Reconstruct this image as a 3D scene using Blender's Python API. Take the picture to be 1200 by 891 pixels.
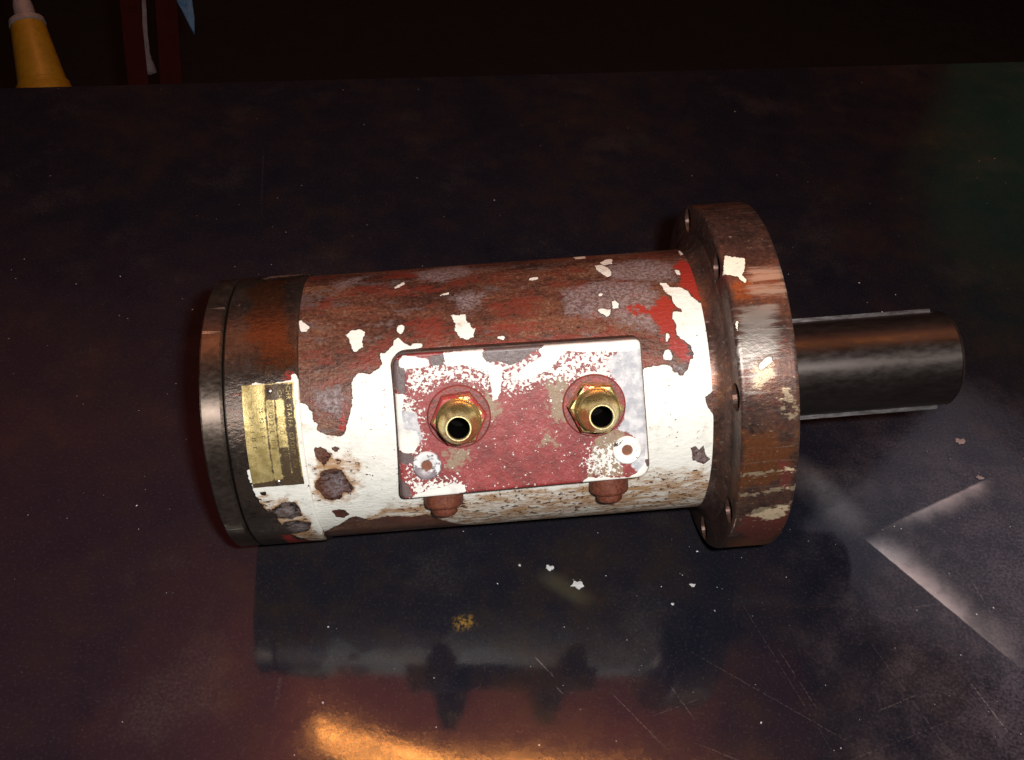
import bpy, bmesh, math, random
import numpy as np
from mathutils import Vector, Matrix

random.seed(7); np.random.seed(7)
for o_ in list(bpy.data.objects): bpy.data.objects.remove(o_, do_unlink=True)
SC = bpy.context.scene
COL = SC.collection
R = math.radians

# ------------------------------------------------------------------ camera
CAM = Vector((0.20997, -0.51778, 0.70198))          # metres; bench surface is z = 0
PITCH, ROLL = 0.80511, 0.08719
cam_d = bpy.data.cameras.new('camera'); cam = bpy.data.objects.new('camera', cam_d); COL.objects.link(cam)
cam_d.sensor_width = 36; cam_d.lens = 36 * 1205.056 / 1200; cam_d.clip_start = 0.02; cam_d.clip_end = 60
cam.matrix_world = Matrix.Translation(CAM) @ Matrix.Rotation(math.pi / 2 - PITCH, 4, 'X') @ Matrix.Rotation(ROLL, 4, 'Z')
SC.camera = cam

# ------------------------------------------------------------------ world: a dark workshop
wd = bpy.data.worlds.new('World'); SC.world = wd; wd.use_nodes = True
wd.node_tree.nodes['Background'].inputs[0].default_value = (0.9, 0.55, 0.55, 1)
wd.node_tree.nodes['Background'].inputs[1].default_value = 0.006

# ------------------------------------------------------------------ lamps
def area(name, loc, target, sx, sy, power, color, spin=0.0, shape='RECTANGLE'):
    l = bpy.data.lights.new(name, 'AREA'); l.shape = shape; l.size = sx; l.size_y = sy
    l.energy = power; l.color = color
    o = bpy.data.objects.new(name, l); COL.objects.link(o)
    q = (Vector(target) - Vector(loc)).to_track_quat('-Z', 'Y')
    o.matrix_world = Matrix.Translation(loc) @ q.to_matrix().to_4x4() @ Matrix.Rotation(spin, 4, 'Z')
    return o
# the camera's flash, beside the lens
area('flash', CAM + Vector((0.052, 0.015, 0.03)), (0.24, 0.05, 0.05), 0.034, 0.022, 8.4, (1.0, 0.97, 0.93))
# overhead warm tube lamp, its image lies in the bench top at the lower edge of the picture
area('warm_tube_lamp', (0.70, 0.690, 2.30), (0.70, 0.689, 0), 2.00, 0.016, 14.0, (1.0, 0.37, 0.08), R(-8))
for sx_, sy_, p_ in ((2.3, 1.5, 2.4), (1.7, 1.05, 2.0), (1.2, 0.7, 1.4)):
    area('lamp_lit_roof', (0.12, 0.78, 2.52 + 0.02 * sx_), (0.12, 0.78, 0), sx_, sy_, p_, (1.0, 0.20, 0.10), R(-5))
# dim reddish light of the shed roof
for k_ in range(4):
    area('roof_glow', (-0.55 - 0.12 * k_, 1.35 + 0.16 * k_, 2.62 + 0.02 * k_), (-0.55 - 0.12 * k_, 1.35 + 0.16 * k_, 0), 3.0 + 0.35 * k_, 1.9 + 0.5 * k_, 1.7, (1.0, 0.20, 0.18))
# cool rooflight to the right
area('cool_rooflight', (2.16, 1.90, 2.5), (2.16, 1.90, 0), 1.15, 1.15, 2.0, (0.86, 0.84, 1.0), R(-41))
# unseen panels added to tint the bench faintly green on the right
for k_ in range(6):
    area('green_tint_panel', (1.95 + 0.17 * k_, 2.45 + 0.13 * k_, 0.95 + 0.2 * k_), (0.6, 0.4, 0), 0.9 + 0.1 * k_, 0.9 + 0.1 * k_, 0.045, (0.22, 1.0, 0.45), R(17 * k_))

vs = SC.view_settings
vs.view_transform = 'Standard'; vs.look = 'None'; vs.exposure = 0.0; vs.gamma = 1.0; vs.use_curve_mapping = False
SC.render.engine = 'CYCLES'
SC.cycles.max_bounces = 4; SC.cycles.glossy_bounces = 3; SC.cycles.diffuse_bounces = 2; SC.cycles.use_denoising = True

# ------------------------------------------------------------------ node helper
class G:
    def __init__(s, name):
        s.m = bpy.data.materials.new(name); s.m.use_nodes = True
        s.t = s.m.node_tree; s.n = s.t.nodes; s.n.clear()
        s.out = s.n.new('ShaderNodeOutputMaterial'); s.bsdf = s.n.new('ShaderNodeBsdfPrincipled')
        s.t.links.new(s.bsdf.outputs[0], s.out.inputs[0])
        s.co = s.n.new('ShaderNodeTexCoord').outputs['Object']
    def put(s, sock, v):
        if isinstance(v, bpy.types.NodeSocket): s.t.links.new(v, sock)
        elif isinstance(v, (tuple, list)) and sock.type == 'RGBA': sock.default_value = tuple(v) + ((1,) if len(v) == 3 else ())
        else: sock.default_value = v
    def set(s, **k):
        for a, v in k.items(): s.put(s.bsdf.inputs[a.replace('_', ' ')], v)
        return s
    def attr(s, name):
        a = s.n.new('ShaderNodeAttribute'); a.attribute_name = name; return a.outputs['Fac']
    def vec(s, scale=(1, 1, 1), rot=(0, 0, 0), loc=(0, 0, 0), v=None):
        m = s.n.new('ShaderNodeMapping'); s.put(m.inputs[0], v or s.co)
        m.inputs['Scale'].default_value = scale; m.inputs['Rotation'].default_value = rot; m.inputs['Location'].default_value = loc
        return m.outputs[0]
    def noise(s, scale, detail=4, rough=0.55, v=None, dist=0.0):
        n = s.n.new('ShaderNodeTexNoise'); s.put(n.inputs['Vector'], v or s.co)
        n.inputs['Scale'].default_value = scale; n.inputs['Detail'].default_value = detail
        n.inputs['Roughness'].default_value = rough; n.inputs['Distortion'].default_value = dist
        return n.outputs['Fac']
    def voro(s, scale, v=None, feature='F1', out='Distance'):
        n = s.n.new('ShaderNodeTexVoronoi'); n.feature = feature; s.put(n.inputs['Vector'], v or s.co); n.inputs['Scale'].default_value = scale
        return n.outputs[out]
    def mr(s, v, a, b, c=0.0, d=1.0, smooth=True):
        n = s.n.new('ShaderNodeMapRange'); n.interpolation_type = 'SMOOTHSTEP' if smooth else 'LINEAR'
        for i, x in zip(('Value', 'From Min', 'From Max', 'To Min', 'To Max'), (v, a, b, c, d)): s.put(n.inputs[i], x)
        return n.outputs[0]
    def math(s, op, a, b=0.0, c=0.0):
        n = s.n.new('ShaderNodeMath'); n.operation = op
        for i, x in enumerate((a, b, c)): s.put(n.inputs[i], x)
        return n.outputs[0]
    def mul(s, a, b): return s.math('MULTIPLY', a, b)
    def add(s, a, b): return s.math('ADD', a, b)
    def mix(s, f, a, b):
        n = s.n.new('ShaderNodeMix'); n.data_type = 'RGBA'
        s.put(n.inputs[0], f); s.put(n.inputs[6], a); s.put(n.inputs[7], b); return n.outputs[2]
    def fmix(s, f, a, b):
        n = s.n.new('ShaderNodeMix'); n.data_type = 'FLOAT'
        s.put(n.inputs[0], f); s.put(n.inputs[2], a); s.put(n.inputs[3], b); return n.outputs[0]
    def ramp(s, v, stops):
        n = s.n.new('ShaderNodeValToRGB'); s.put(n.inputs[0], v); e = n.color_ramp.elements
        while len(e) < len(stops): e.new(0.5)
        for el, (p, c) in zip(e, stops): el.position = p; el.color = tuple(c) + (1,)
        return n.outputs[0]
    def bump(s, h, strength=0.4, dist=0.001, normal=None):
        n = s.n.new('ShaderNodeBump'); n.inputs['Strength'].default_value = strength; n.inputs['Distance'].default_value = dist
        s.put(n.inputs['Height'], h)
        if normal is not None: s.put(n.inputs['Normal'], normal)
        return n.outputs[0]
    def nz(s, n, amp): return s.mul(s.math('SUBTRACT', n, 0.5), amp * 2.8)
    def layer(s, name, noise, amp, soft):
        """mask of a paint layer whose signed distance (mm) is stored on the mesh, its edge broken up by noise"""
        return s.mr(s.add(s.attr(name), s.nz(noise, amp)), -soft, soft)
    def flecks(s, name, noise, lo, hi, k=0.36, cut=0.68, soft=0.03):
        """flecks of a layer that grow denser towards the middle of its patch"""
        return s.mr(s.add(noise, s.mr(s.attr(name), lo, hi, 0.0, k, False)), cut - soft, cut + soft)
# polygons of the paint layers: (mm along the axis, degrees round it)
BARREL_PAINT = {
  'white': [
    [(60.5,50.3), (67.8,49.3), (71.2,48.3), (74.3,45.4), (75.2,41.6), (77.9,40.5), (76.6,38.2), (80.8,36.5), (87.6,35.2), (93.3,34.9), (95.6,36.0), (96.9,39.0), (101.4,45.5), (102.5,49.4), (102.5,54.4), (104.2,57.7), (108.0,59.2), (115.0,58.4), (119.5,59.8), (124.5,62.0), (122.8,64.5), (123.0,66.6), (126.1,66.4), (132.2,69.8), (131.7,71.3), (135.7,72.9), (139.3,70.2), (143.8,68.4), (145.6,69.6), (151.5,69.6), (152.6,68.6), (150.7,67.4), (143.1,66.7), (142.4,60.1), (162.5,35.6), (157.1,-1.8), (153.2,-8.2), (143.7,-9.5), (132.4,-11.2), (123.5,-9.0), (111.9,-9.0), (102.3,-10.7), (94.2,-6.1), (88.9,-6.8), (81.7,-11.8), (74.7,-14.7), (69.9,-18.4), (56.1,-24.9), (54.5,19.1)],
    [(292.8,49.9), (303.8,52.6), (317.5,53.2), (320.8,52.1), (321.6,49.8), (325.5,50.0), (325.8,48.5), (327.9,48.4), (331.8,50.7), (334.2,54.5), (336.4,54.8), (337.0,57.6), (334.8,60.3), (330.6,62.7), (326.8,65.1), (327.9,69.7), (325.3,72.7), (327.1,74.8), (329.5,75.5), (333.0,74.5), (332.9,76.1), (328.3,78.9), (327.6,82.9), (324.6,84.9), (323.7,87.9), (322.0,90.9), (327.0,90.5), (328.1,88.1), (336.3,87.1), (340.4,84.9), (342.7,80.9), (348.4,77.8), (350.8,76.0), (351.1,70.7), (351.8,65.6), (351.5,59.6), (351.8,53.7), (351.7,49.8), (351.3,48.5), (349.5,42.0), (341.9,39.0), (344.1,34.6), (349.7,30.3), (352.3,27.3), (356.5,26.4), (358.1,12.6), (358.3,1.8), (359.1,-8.9), (356.4,-22.4), (346.6,-35.2), (270.6,-35.1), (290.5,22.2)],
    [(147.4,13.8), (302.6,13.5), (340.3,1.4), (346.2,-35.0), (270.6,-35.1), (179.0,-35.1), (143.7,-9.5)],
    [(66.9,84.8), (68.6,85.1), (70.5,83.2), (73.6,82.0), (74.8,80.6), (72.6,78.7), (69.0,78.6), (67.8,80.6)],
    [(99.6,75.6), (104.3,77.8), (110.8,78.1), (113.1,75.7), (110.7,72.5), (111.7,69.7), (108.6,69.1), (105.4,67.1), (103.0,71.2), (101.9,74.1)],
    [(135.2,78.2), (139.8,78.7), (140.2,76.3), (137.5,74.1), (135.1,75.4)],
    [(173.2,81.7), (183.3,81.2), (182.9,77.8), (185.8,76.8), (186.1,74.6), (188.7,74.3), (187.2,70.7), (182.6,69.4), (178.0,70.8), (174.6,74.2), (175.8,75.5)],
    [(203.2,69.6), (206.2,70.0), (208.6,70.2), (208.3,68.4), (205.9,68.3)],
    [(132.6,101.5), (139.8,105.8), (141.2,103.7), (133.9,100.1)],
    [(230.4,100.5), (237.4,101.8), (237.1,99.7), (230.8,98.9)],
    [(164.9,93.5), (172.3,95.0), (172.8,93.8), (165.5,92.6)],
    [(279.9,107.9), (285.0,108.3), (288.8,104.8), (290.3,102.3), (289.3,98.2), (286.8,97.1), (282.9,100.1), (280.2,104.0)],
    [(284.4,111.0), (291.3,115.7), (294.8,114.4), (292.7,108.9), (286.7,107.7)],
    [(285.4,82.8), (287.8,82.9), (290.3,80.9), (289.8,78.8), (285.6,78.6), (285.6,81.2)],
    [(274.8,78.8), (280.3,79.0), (283.7,78.3), (283.2,76.0), (281.4,74.9), (278.5,76.5), (276.2,77.0)],
    [(335.4,99.2), (339.1,98.2), (338.4,95.1), (335.7,95.3)],
    [(316.7,58.7), (320.9,58.9), (322.3,56.9), (321.3,54.7), (318.3,54.5), (315.5,55.3)],
    [(319.5,66.0), (322.3,65.5), (320.5,62.4), (318.6,62.1)],
    [(346.8,121.8), (354.4,126.6), (351.4,115.0), (344.9,113.3)],
    [(350.2,103.8), (352.2,99.2), (351.1,97.9), (348.2,101.7)],
    [(268.1,128.5), (277.7,130.1), (275.5,119.7), (267.7,119.5)],
    [(278.0,87.2), (280.4,87.1), (280.0,85.6), (277.6,85.8)],
  ],
  'hole': [
    [(73.3,31.2), (77.6,31.3), (82.0,30.0), (84.4,27.4), (81.5,25.0), (78.8,23.4), (76.3,24.9), (73.5,28.3)],
    [(85.4,30.6), (88.6,31.1), (90.9,29.6), (88.7,28.6), (85.8,28.8)],
    [(75.9,20.7), (80.7,21.4), (86.0,21.7), (90.9,19.9), (92.6,17.0), (96.1,11.6), (93.8,9.5), (88.4,9.4), (86.4,6.1), (79.7,5.6), (74.7,6.9), (73.4,10.8), (69.8,12.8), (70.4,15.7), (74.6,18.0)],
    [(77.7,-0.8), (82.4,-0.0), (87.6,-1.0), (89.2,-4.3), (84.9,-6.7), (79.7,-5.5)],
    [(332.3,18.0), (335.9,19.1), (337.8,16.5), (340.7,18.8), (343.5,13.3), (346.1,11.8), (341.6,8.9), (337.1,11.0), (334.0,11.6)],
    [(352.3,15.7), (354.8,15.6), (355.1,8.1), (352.7,7.7)],
  ],
  'red': [
    [(343.3,107.1), (350.7,103.3), (352.0,97.9), (349.6,77.8), (342.9,81.3), (339.5,85.9), (336.9,87.1), (339.0,95.1), (336.9,101.6)],
    [(318.4,80.3), (324.2,81.5), (327.7,78.9), (325.9,74.9), (327.3,71.3), (326.9,64.8), (331.1,59.8), (333.6,54.5), (331.2,54.0), (325.3,57.4), (319.1,61.8), (318.0,67.2), (317.1,71.8), (311.0,74.8), (295.4,77.3), (298.4,79.6), (311.6,77.3)],
    [(95.3,43.1), (97.1,44.0), (96.9,38.6), (93.8,37.8)],
  ],
  'streak': [
    [(155.0,69.4), (190.1,68.1), (237.2,68.5), (272.7,68.6), (298.9,66.6), (272.0,65.0), (213.2,65.6), (154.7,66.2)],
    [(100.4,64.6), (106.4,63.6), (111.6,67.8), (124.0,70.2), (131.3,74.0), (132.2,70.5), (123.8,66.5), (123.4,62.0), (115.6,58.9), (108.8,59.9), (102.5,61.5)],
    [(72.8,91.5), (87.4,95.5), (83.6,91.3)],
    [(96.1,99.1), (113.3,105.6), (131.4,101.6), (138.2,97.1), (105.8,99.7)],
    [(119.6,104.2), (138.2,100.4), (156.6,100.2), (165.0,96.4), (144.3,96.7), (120.0,97.9)],
    [(127.6,124.9), (146.0,119.5), (147.8,110.0), (130.3,110.1)],
    [(190.8,74.2), (214.7,75.7), (237.8,72.2), (213.9,70.3)],
    [(143.9,78.6), (167.6,79.0), (168.0,70.3), (149.3,71.2)],
  ],
  'grey': [
    [(250.2,91.0), (278.8,95.9), (314.6,92.2), (321.4,84.2), (315.3,73.0), (317.9,64.3), (310.5,65.7), (293.6,69.5), (282.3,72.3), (267.9,74.2), (250.6,77.1)],
    [(281.6,107.3), (314.7,112.7), (337.5,105.0), (337.4,90.7), (314.3,91.1), (287.6,94.0)],
    [(172.8,93.5), (202.0,93.7), (193.3,85.6), (185.6,81.0), (177.0,84.2)],
    [(324.7,65.4), (330.7,63.4), (337.0,59.5), (336.5,55.1), (333.6,54.5), (327.2,57.9)],
    [(321.2,54.1), (333.6,54.5), (327.8,48.0), (321.6,49.7)],
    [(84.3,109.5), (103.9,116.1), (116.9,118.4), (105.3,105.5), (93.4,102.1)],
    [(74.2,54.7), (95.6,55.4), (99.5,48.5), (93.7,40.5), (77.3,46.2)],
    [(75.9,20.7), (90.9,19.9), (94.9,11.7), (86.7,7.1), (75.0,7.9)],
    [(329.9,20.2), (345.5,19.3), (349.0,8.4), (331.8,9.5)],
    [(143.7,116.6), (181.8,130.0), (194.1,109.5), (168.9,102.0), (150.4,105.2)],
  ],
  'stain': [
    [(127.2,0.5), (181.9,3.1), (266.7,4.0), (308.7,10.9), (339.2,9.0), (352.8,0.5), (362.7,-14.3), (345.7,-34.8), (270.1,-34.8), (75.2,-35.0), (82.1,-10.2)],
    [(74.7,25.7), (91.6,28.5), (104.8,22.3), (103.0,16.4), (95.2,5.5), (82.8,3.8), (68.5,5.8), (68.3,18.3)],
    [(70.6,39.9), (73.5,40.1), (73.7,38.0), (69.1,38.2)],
    [(338.1,7.7), (344.3,7.3), (344.9,3.3), (338.7,3.7)],
    [(347.9,37.4), (354.8,33.6), (360.3,-0.0), (360.4,-26.8), (352.9,-13.1), (354.2,10.4), (351.2,26.7)],
  ],
}
HOUSING_PAINT = {
  'white': [
    [(62.4,59.9), (65.3,60.5), (68.0,57.4), (70.1,49.8), (77.7,46.2), (73.4,18.9), (68.0,-12.4), (65.0,-35.3), (39.8,-35.2), (36.8,-5.4), (33.2,6.2), (28.8,14.1), (27.4,19.1), (27.2,24.3), (29.7,24.9), (29.0,16.6), (64.1,17.1), (63.9,56.6)],
    [(29.5,56.4), (37.0,57.8), (49.0,57.2), (63.5,58.2), (65.0,55.9), (65.2,33.7), (65.8,17.0), (30.5,15.7)],
    [(36.5,58.1), (39.4,58.3), (39.8,56.6), (34.7,56.5)],
  ],
  'hole': [
    [(37.3,4.4), (45.5,7.8), (54.5,8.2), (57.2,3.6), (57.2,-0.3), (48.3,-1.9), (39.5,-1.2)],
    [(42.8,-3.9), (53.8,-3.6), (62.0,-6.3), (58.0,-13.0), (46.7,-15.4), (39.1,-10.8)],
    [(32.9,14.3), (37.1,14.5), (36.4,12.4), (33.0,12.6)],
    [(27.4,6.6), (38.1,3.3), (40.9,-5.7), (46.0,-17.4), (59.2,-35.3), (57.1,-35.0), (30.1,-35.0), (26.5,-11.9)],
  ],
  'red': [
    [(59.0,60.1), (63.6,60.6), (64.0,58.5), (60.0,58.7)],
    [(40.1,-16.6), (57.3,-35.4), (55.8,-35.0), (36.5,-35.1)],
  ],
  'grey': [
    [(37.3,4.4), (45.5,7.8), (54.5,8.2), (57.9,1.9), (48.3,-1.9), (39.5,-1.2)],
    [(42.8,-3.9), (53.8,-3.6), (62.0,-6.3), (58.0,-13.0), (46.7,-15.4)],
    [(65.0,129.8), (65.3,123.2), (36.4,117.9), (33.7,129.9)],
  ],
  'stain': [
    [(29.7,13.2), (39.7,11.8), (57.8,9.3), (59.1,1.8), (63.9,-5.8), (65.0,-35.3), (36.5,-35.0), (31.2,-12.4)],
    [(61.0,50.2), (66.8,51.2), (67.6,48.0), (62.9,47.5)],
    [(73.1,0.8), (78.5,-5.8), (70.1,-35.3), (62.2,-27.4)],
  ],
  'dark': [
    [(30.7,116.0), (54.9,119.3), (65.0,66.6), (56.2,61.6), (39.0,62.3), (32.1,83.6)],
    [(70.2,66.4), (80.6,65.9), (81.3,48.0), (70.1,49.8)],
  ],
}
FLANGE_PAINT = {
  'white': [
    [(361.7,84.7), (374.9,83.1), (373.0,79.2), (369.8,77.0), (373.4,74.6), (370.6,74.0), (366.8,76.7), (362.8,77.3), (357.5,78.0)],
    [(371.7,49.5), (377.8,51.6), (381.2,51.5), (380.8,50.0), (377.2,48.6), (371.9,47.8)],
    [(360.0,62.5), (361.6,62.2), (360.2,59.5), (359.2,59.8)],
  ],
  'scuff': [
    [(368.3,49.4), (380.9,50.4), (382.4,46.3), (377.0,44.8), (372.1,42.3), (367.2,43.2)],
    [(366.1,-0.0), (373.8,3.4), (380.9,2.1), (396.0,4.4), (394.5,-2.7), (386.5,-4.1), (376.3,-2.0)],
    [(382.6,39.7), (387.1,40.1), (387.4,42.0), (391.3,42.1), (392.2,39.9), (396.5,37.1), (397.0,34.8), (394.1,33.4), (385.1,34.5), (385.8,37.4), (387.5,37.6), (387.4,35.1), (393.0,34.4), (394.8,35.9), (390.4,39.0), (384.8,38.7)],
    [(358.7,16.9), (396.7,17.7), (396.9,16.8), (360.0,15.6)],
    [(360.1,9.1), (375.7,10.1), (398.3,11.0), (398.6,10.0), (376.5,9.0), (361.5,8.0)],
  ],
  'red': [
    [(365.3,-1.3), (395.9,3.6), (398.9,-8.1), (392.7,-18.0), (379.3,-22.5), (364.6,-9.4)],
    [(358.7,83.1), (359.6,78.8), (359.2,75.2), (357.3,78.9)],
    [(384.7,20.5), (391.9,18.7), (391.7,9.3), (387.0,9.5)],
  ],
  'metal': [
    [(363.8,66.6), (385.9,66.3), (384.1,51.8), (366.5,49.0), (357.8,50.5)],
    [(376.2,79.4), (397.5,77.9), (396.6,73.7), (374.8,74.0)],
    [(374.4,73.1), (396.2,71.7), (395.8,69.5), (374.2,70.0)],
    [(374.3,51.1), (381.8,46.1), (365.4,42.7)],
  ],
  'stain': [
    [(356.7,32.2), (393.3,25.7), (397.5,14.0), (359.4,12.5)],
    [(363.1,73.6), (375.1,74.6), (372.7,69.0), (362.3,68.8)],
  ],
}
# (mm along the axis, mm across the block face)
BLOCK_PAINT = {
  'white': [
    [(136.0,43.7), (139.5,48.6), (144.3,47.1), (153.5,45.5), (156.8,43.9), (156.4,39.8), (150.1,39.2), (140.9,38.4), (139.2,34.4), (137.0,32.7)],
    [(166.2,48.0), (193.6,48.5), (196.1,39.1), (201.4,37.1), (205.3,35.5), (202.9,19.4), (200.2,13.7), (196.7,12.8), (196.5,25.1), (195.7,33.3), (179.7,38.6), (170.5,37.6), (166.8,41.3)],
    [(129.9,23.4), (138.1,21.6), (135.5,9.5), (136.0,-1.7), (144.1,-3.8), (145.8,-10.7), (141.1,-18.9), (134.5,-18.4), (131.6,-15.5), (129.0,7.1)],
    [(138.6,-47.7), (152.8,-44.7), (166.7,-41.6), (173.2,-44.5), (174.5,-48.3), (159.3,-51.2), (135.3,-52.2)],
    [(211.0,26.9), (219.5,34.4), (232.0,40.3), (229.8,44.6), (232.6,49.5), (257.3,49.4), (270.0,49.5), (296.4,48.7), (300.2,43.2), (295.3,38.9), (263.7,40.8), (249.4,42.5), (243.4,38.3), (237.2,31.8), (228.3,27.9), (217.7,24.6)],
    [(298.0,45.7), (302.4,42.4), (304.3,9.6), (304.8,-4.0), (303.2,-46.3), (297.6,-53.7), (283.0,-50.7), (271.7,-51.5), (251.2,-50.4), (258.3,-45.4), (267.9,-46.1), (286.1,-47.6), (291.5,-45.1), (297.5,-38.6), (300.7,-3.7), (299.2,24.1)],
    [(256.9,23.9), (262.9,26.9), (273.3,27.8), (275.5,25.3), (268.5,24.1), (260.2,21.9)],
    [(180.8,22.9), (182.6,23.9), (182.2,18.7), (180.5,18.8)],
  ],
  'grey': [
    [(275.3,32.9), (288.1,44.1), (298.9,40.4), (300.3,24.0), (301.8,-3.8), (299.0,-37.5), (292.7,-45.4), (287.7,-39.0), (295.4,-25.8), (290.3,-18.3), (279.5,-13.2), (285.3,-6.6), (285.9,4.3), (283.6,15.5), (277.5,25.8)],
    [(135.1,11.9), (145.1,8.2), (147.6,-9.7), (138.3,-17.8), (132.5,-5.5)],
    [(138.5,-48.9), (165.3,-41.5), (174.1,-47.6), (158.6,-51.8)],
  ],
  'dark': [
    [(155.8,46.2), (166.5,47.1), (165.9,39.7), (158.5,39.7)],
    [(193.0,47.4), (198.2,48.7), (224.0,49.0), (235.4,48.7), (232.4,46.1), (226.5,44.2), (217.5,38.0), (210.5,36.2), (203.2,39.1), (194.7,39.8), (192.1,43.4)],
    [(131.2,44.1), (136.8,46.0), (135.7,40.9), (140.3,39.1), (138.8,22.7), (134.8,23.0), (130.9,29.1)],
    [(130.3,-16.6), (141.0,-20.4), (140.6,-24.5), (135.2,-26.8), (129.7,-23.6)],
    [(131.0,-35.1), (135.1,-40.8), (137.9,-49.4), (129.8,-48.1)],
    [(297.6,-36.0), (303.8,-35.5), (303.5,-40.7), (298.8,-41.1)],
    [(170.5,-49.1), (252.5,-48.7), (252.3,-52.3), (170.3,-52.1)],
    [(299.2,47.3), (302.7,47.0), (301.7,39.6), (299.6,42.7)],
  ],
  'speck': [
    [(143.2,39.1), (155.0,42.8), (194.7,39.8), (281.3,45.8), (281.0,20.8), (268.2,20.1), (233.6,21.6), (210.2,16.4), (187.8,24.1), (170.9,28.9), (153.3,23.3), (141.3,17.2), (139.4,34.8)],
    [(258.6,-24.6), (278.6,-23.3), (282.1,-44.5), (264.5,-44.9), (255.4,-39.3)],
    [(135.0,23.6), (147.3,19.7), (147.4,-12.6), (136.7,-35.5), (132.6,-17.3)],
    [(135.6,-35.4), (174.2,-38.6), (175.1,-49.5), (136.6,-51.1)],
  ],
  'stain': [
    [(192.0,19.1), (201.3,12.5), (202.4,3.6), (194.6,0.1), (190.0,7.5)],
    [(161.2,-19.7), (175.9,-17.9), (176.9,-26.9), (168.8,-33.4), (161.5,-30.4)],
    [(233.8,24.5), (248.4,26.3), (249.8,2.7), (244.4,-8.6), (235.0,-2.0)],
    [(266.5,-10.4), (286.6,-15.0), (280.8,-47.5), (258.5,-45.6)],
    [(230.4,-10.5), (238.1,-17.0), (236.7,-21.1), (227.5,-17.9)],
  ],
}

# ------------------------------------------------------------------ materials
def turned(g, amount):
    """lathe-turned metal: highlights stretch along the axis"""
    t = g.n.new('ShaderNodeTangent'); t.direction_type = 'RADIAL'; t.axis = 'X'
    g.set(Anisotropic=amount, Anisotropic_Rotation=0.25, Tangent=t.outputs[0]); return g

def rust_layers(g, base, base_rough, base_metal, fine, bump=0.6, scuff=False, white=(0.78, 0.765, 0.705), red=(0.32, 0.026, 0.018), grey=(0.27, 0.235, 0.25), stain_col=(0.44, 0.235, 0.085)):
    n_edge = g.noise(300, 4, 0.70); n_med = g.noise(330, 4, 0.66, g.vec(loc=(3, 1, 2), scale=(0.7, 1.15, 1.15))); n_big = g.noise(75, 5, 0.65, g.vec(loc=(9, 0, 0)))
    mg = g.flecks('grey', g.add(g.mul(n_med, 0.5), g.mul(fine, 0.5)), -6.0, 8.0, 0.30, 0.66, 0.06)
    mred = g.flecks('red', g.add(g.mul(n_edge, 0.55), g.mul(n_big, 0.45)), -6.0, 4.5, 0.30, 0.655, 0.03)
    mwh = g.layer('white', n_edge, 1.25, 0.12)
    mst = g.mr(g.add(n_big, g.mr(g.attr('stain'), -5.0, 7.0, 0.0, 0.42, False)), 0.58, 0.82)
    c = g.mix(g.mul(mg, 0.66), base, g.mix(g.mr(fine, 0.40, 0.60), grey, (0.075, 0.05, 0.048)))
    c = g.mix(mred, c, g.mix(fine, red, tuple(x * 0.62 for x in red)))
    stk = g.noise(210, 5, 0.75, g.vec(scale=(0.4, 1.3, 1.3), loc=(4, 4, 0)))
    c = g.mix(g.mul(g.flecks('streak', stk, -9.0, 5.0, 0.26, 0.66, 0.07), 0.55), c, g.mix(fine, (0.26, 0.034, 0.022), (0.14, 0.022, 0.016)))
    if scuff: c = g.mix(g.flecks('scuff', n_med, -3.0, 2.5, 0.30, 0.68, 0.07), c, g.mix(fine, (0.52, 0.42, 0.29), (0.27, 0.19, 0.12)))
    # the white coat: slightly yellowed, with grime, rust stains and pin holes
    w = g.mix(g.mr(n_big, 0.42, 0.72, 0.0, 0.55), white, (0.56, 0.57, 0.53))
    w = g.mix(g.mul(mst, g.mr(g.noise(130, 4, 0.7, g.vec(scale=(0.35, 1.2, 1.2), loc=(2, 6, 1))), 0.36, 0.60, 0.15, 0.95)), w, g.mix(fine, stain_col, (0.30, 0.17, 0.10)))
    edge_rust = g.mul(g.mr(g.add(g.attr('white'), g.nz(n_med, 1.6)), 2.2, 0.0), g.mr(mst, 0.05, 0.5))
    w = g.mix(g.mul(edge_rust, 0.8), w, g.mix(fine, (0.40, 0.21, 0.07), (0.25, 0.11, 0.04)))
    spot = g.mr(g.add(n_med, g.mul(mst, 0.10)), 0.665, 0.69)
    mwh2 = g.mul(mwh, g.math('SUBTRACT', 1.0, spot))
    rim = g.mr(g.math('ABSOLUTE', g.add(g.attr('white'), g.nz(n_edge, 1.25))), 1.1, 0.1)
    c = g.mix(g.mul(rim, 0.7), c, (0.045, 0.022, 0.016))
    c = g.mix(mwh2, c, w)
    bare = g.math('SUBTRACT', 1.0, g.math('MAXIMUM', mwh2, g.math('MAXIMUM', mred, mg)))
    h = g.add(g.mul(g.layer('white', n_edge, 1.25, 0.35), 1.3), g.mul(n_med, 1.2))
    g.set(Base_Color=c, Roughness=g.fmix(mwh2, base_rough, 0.40), Metallic=g.mul(bare, base_metal), Normal=g.bump(h, bump, 0.0010), Specular_IOR_Level=0.45)
    return g.m

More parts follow.
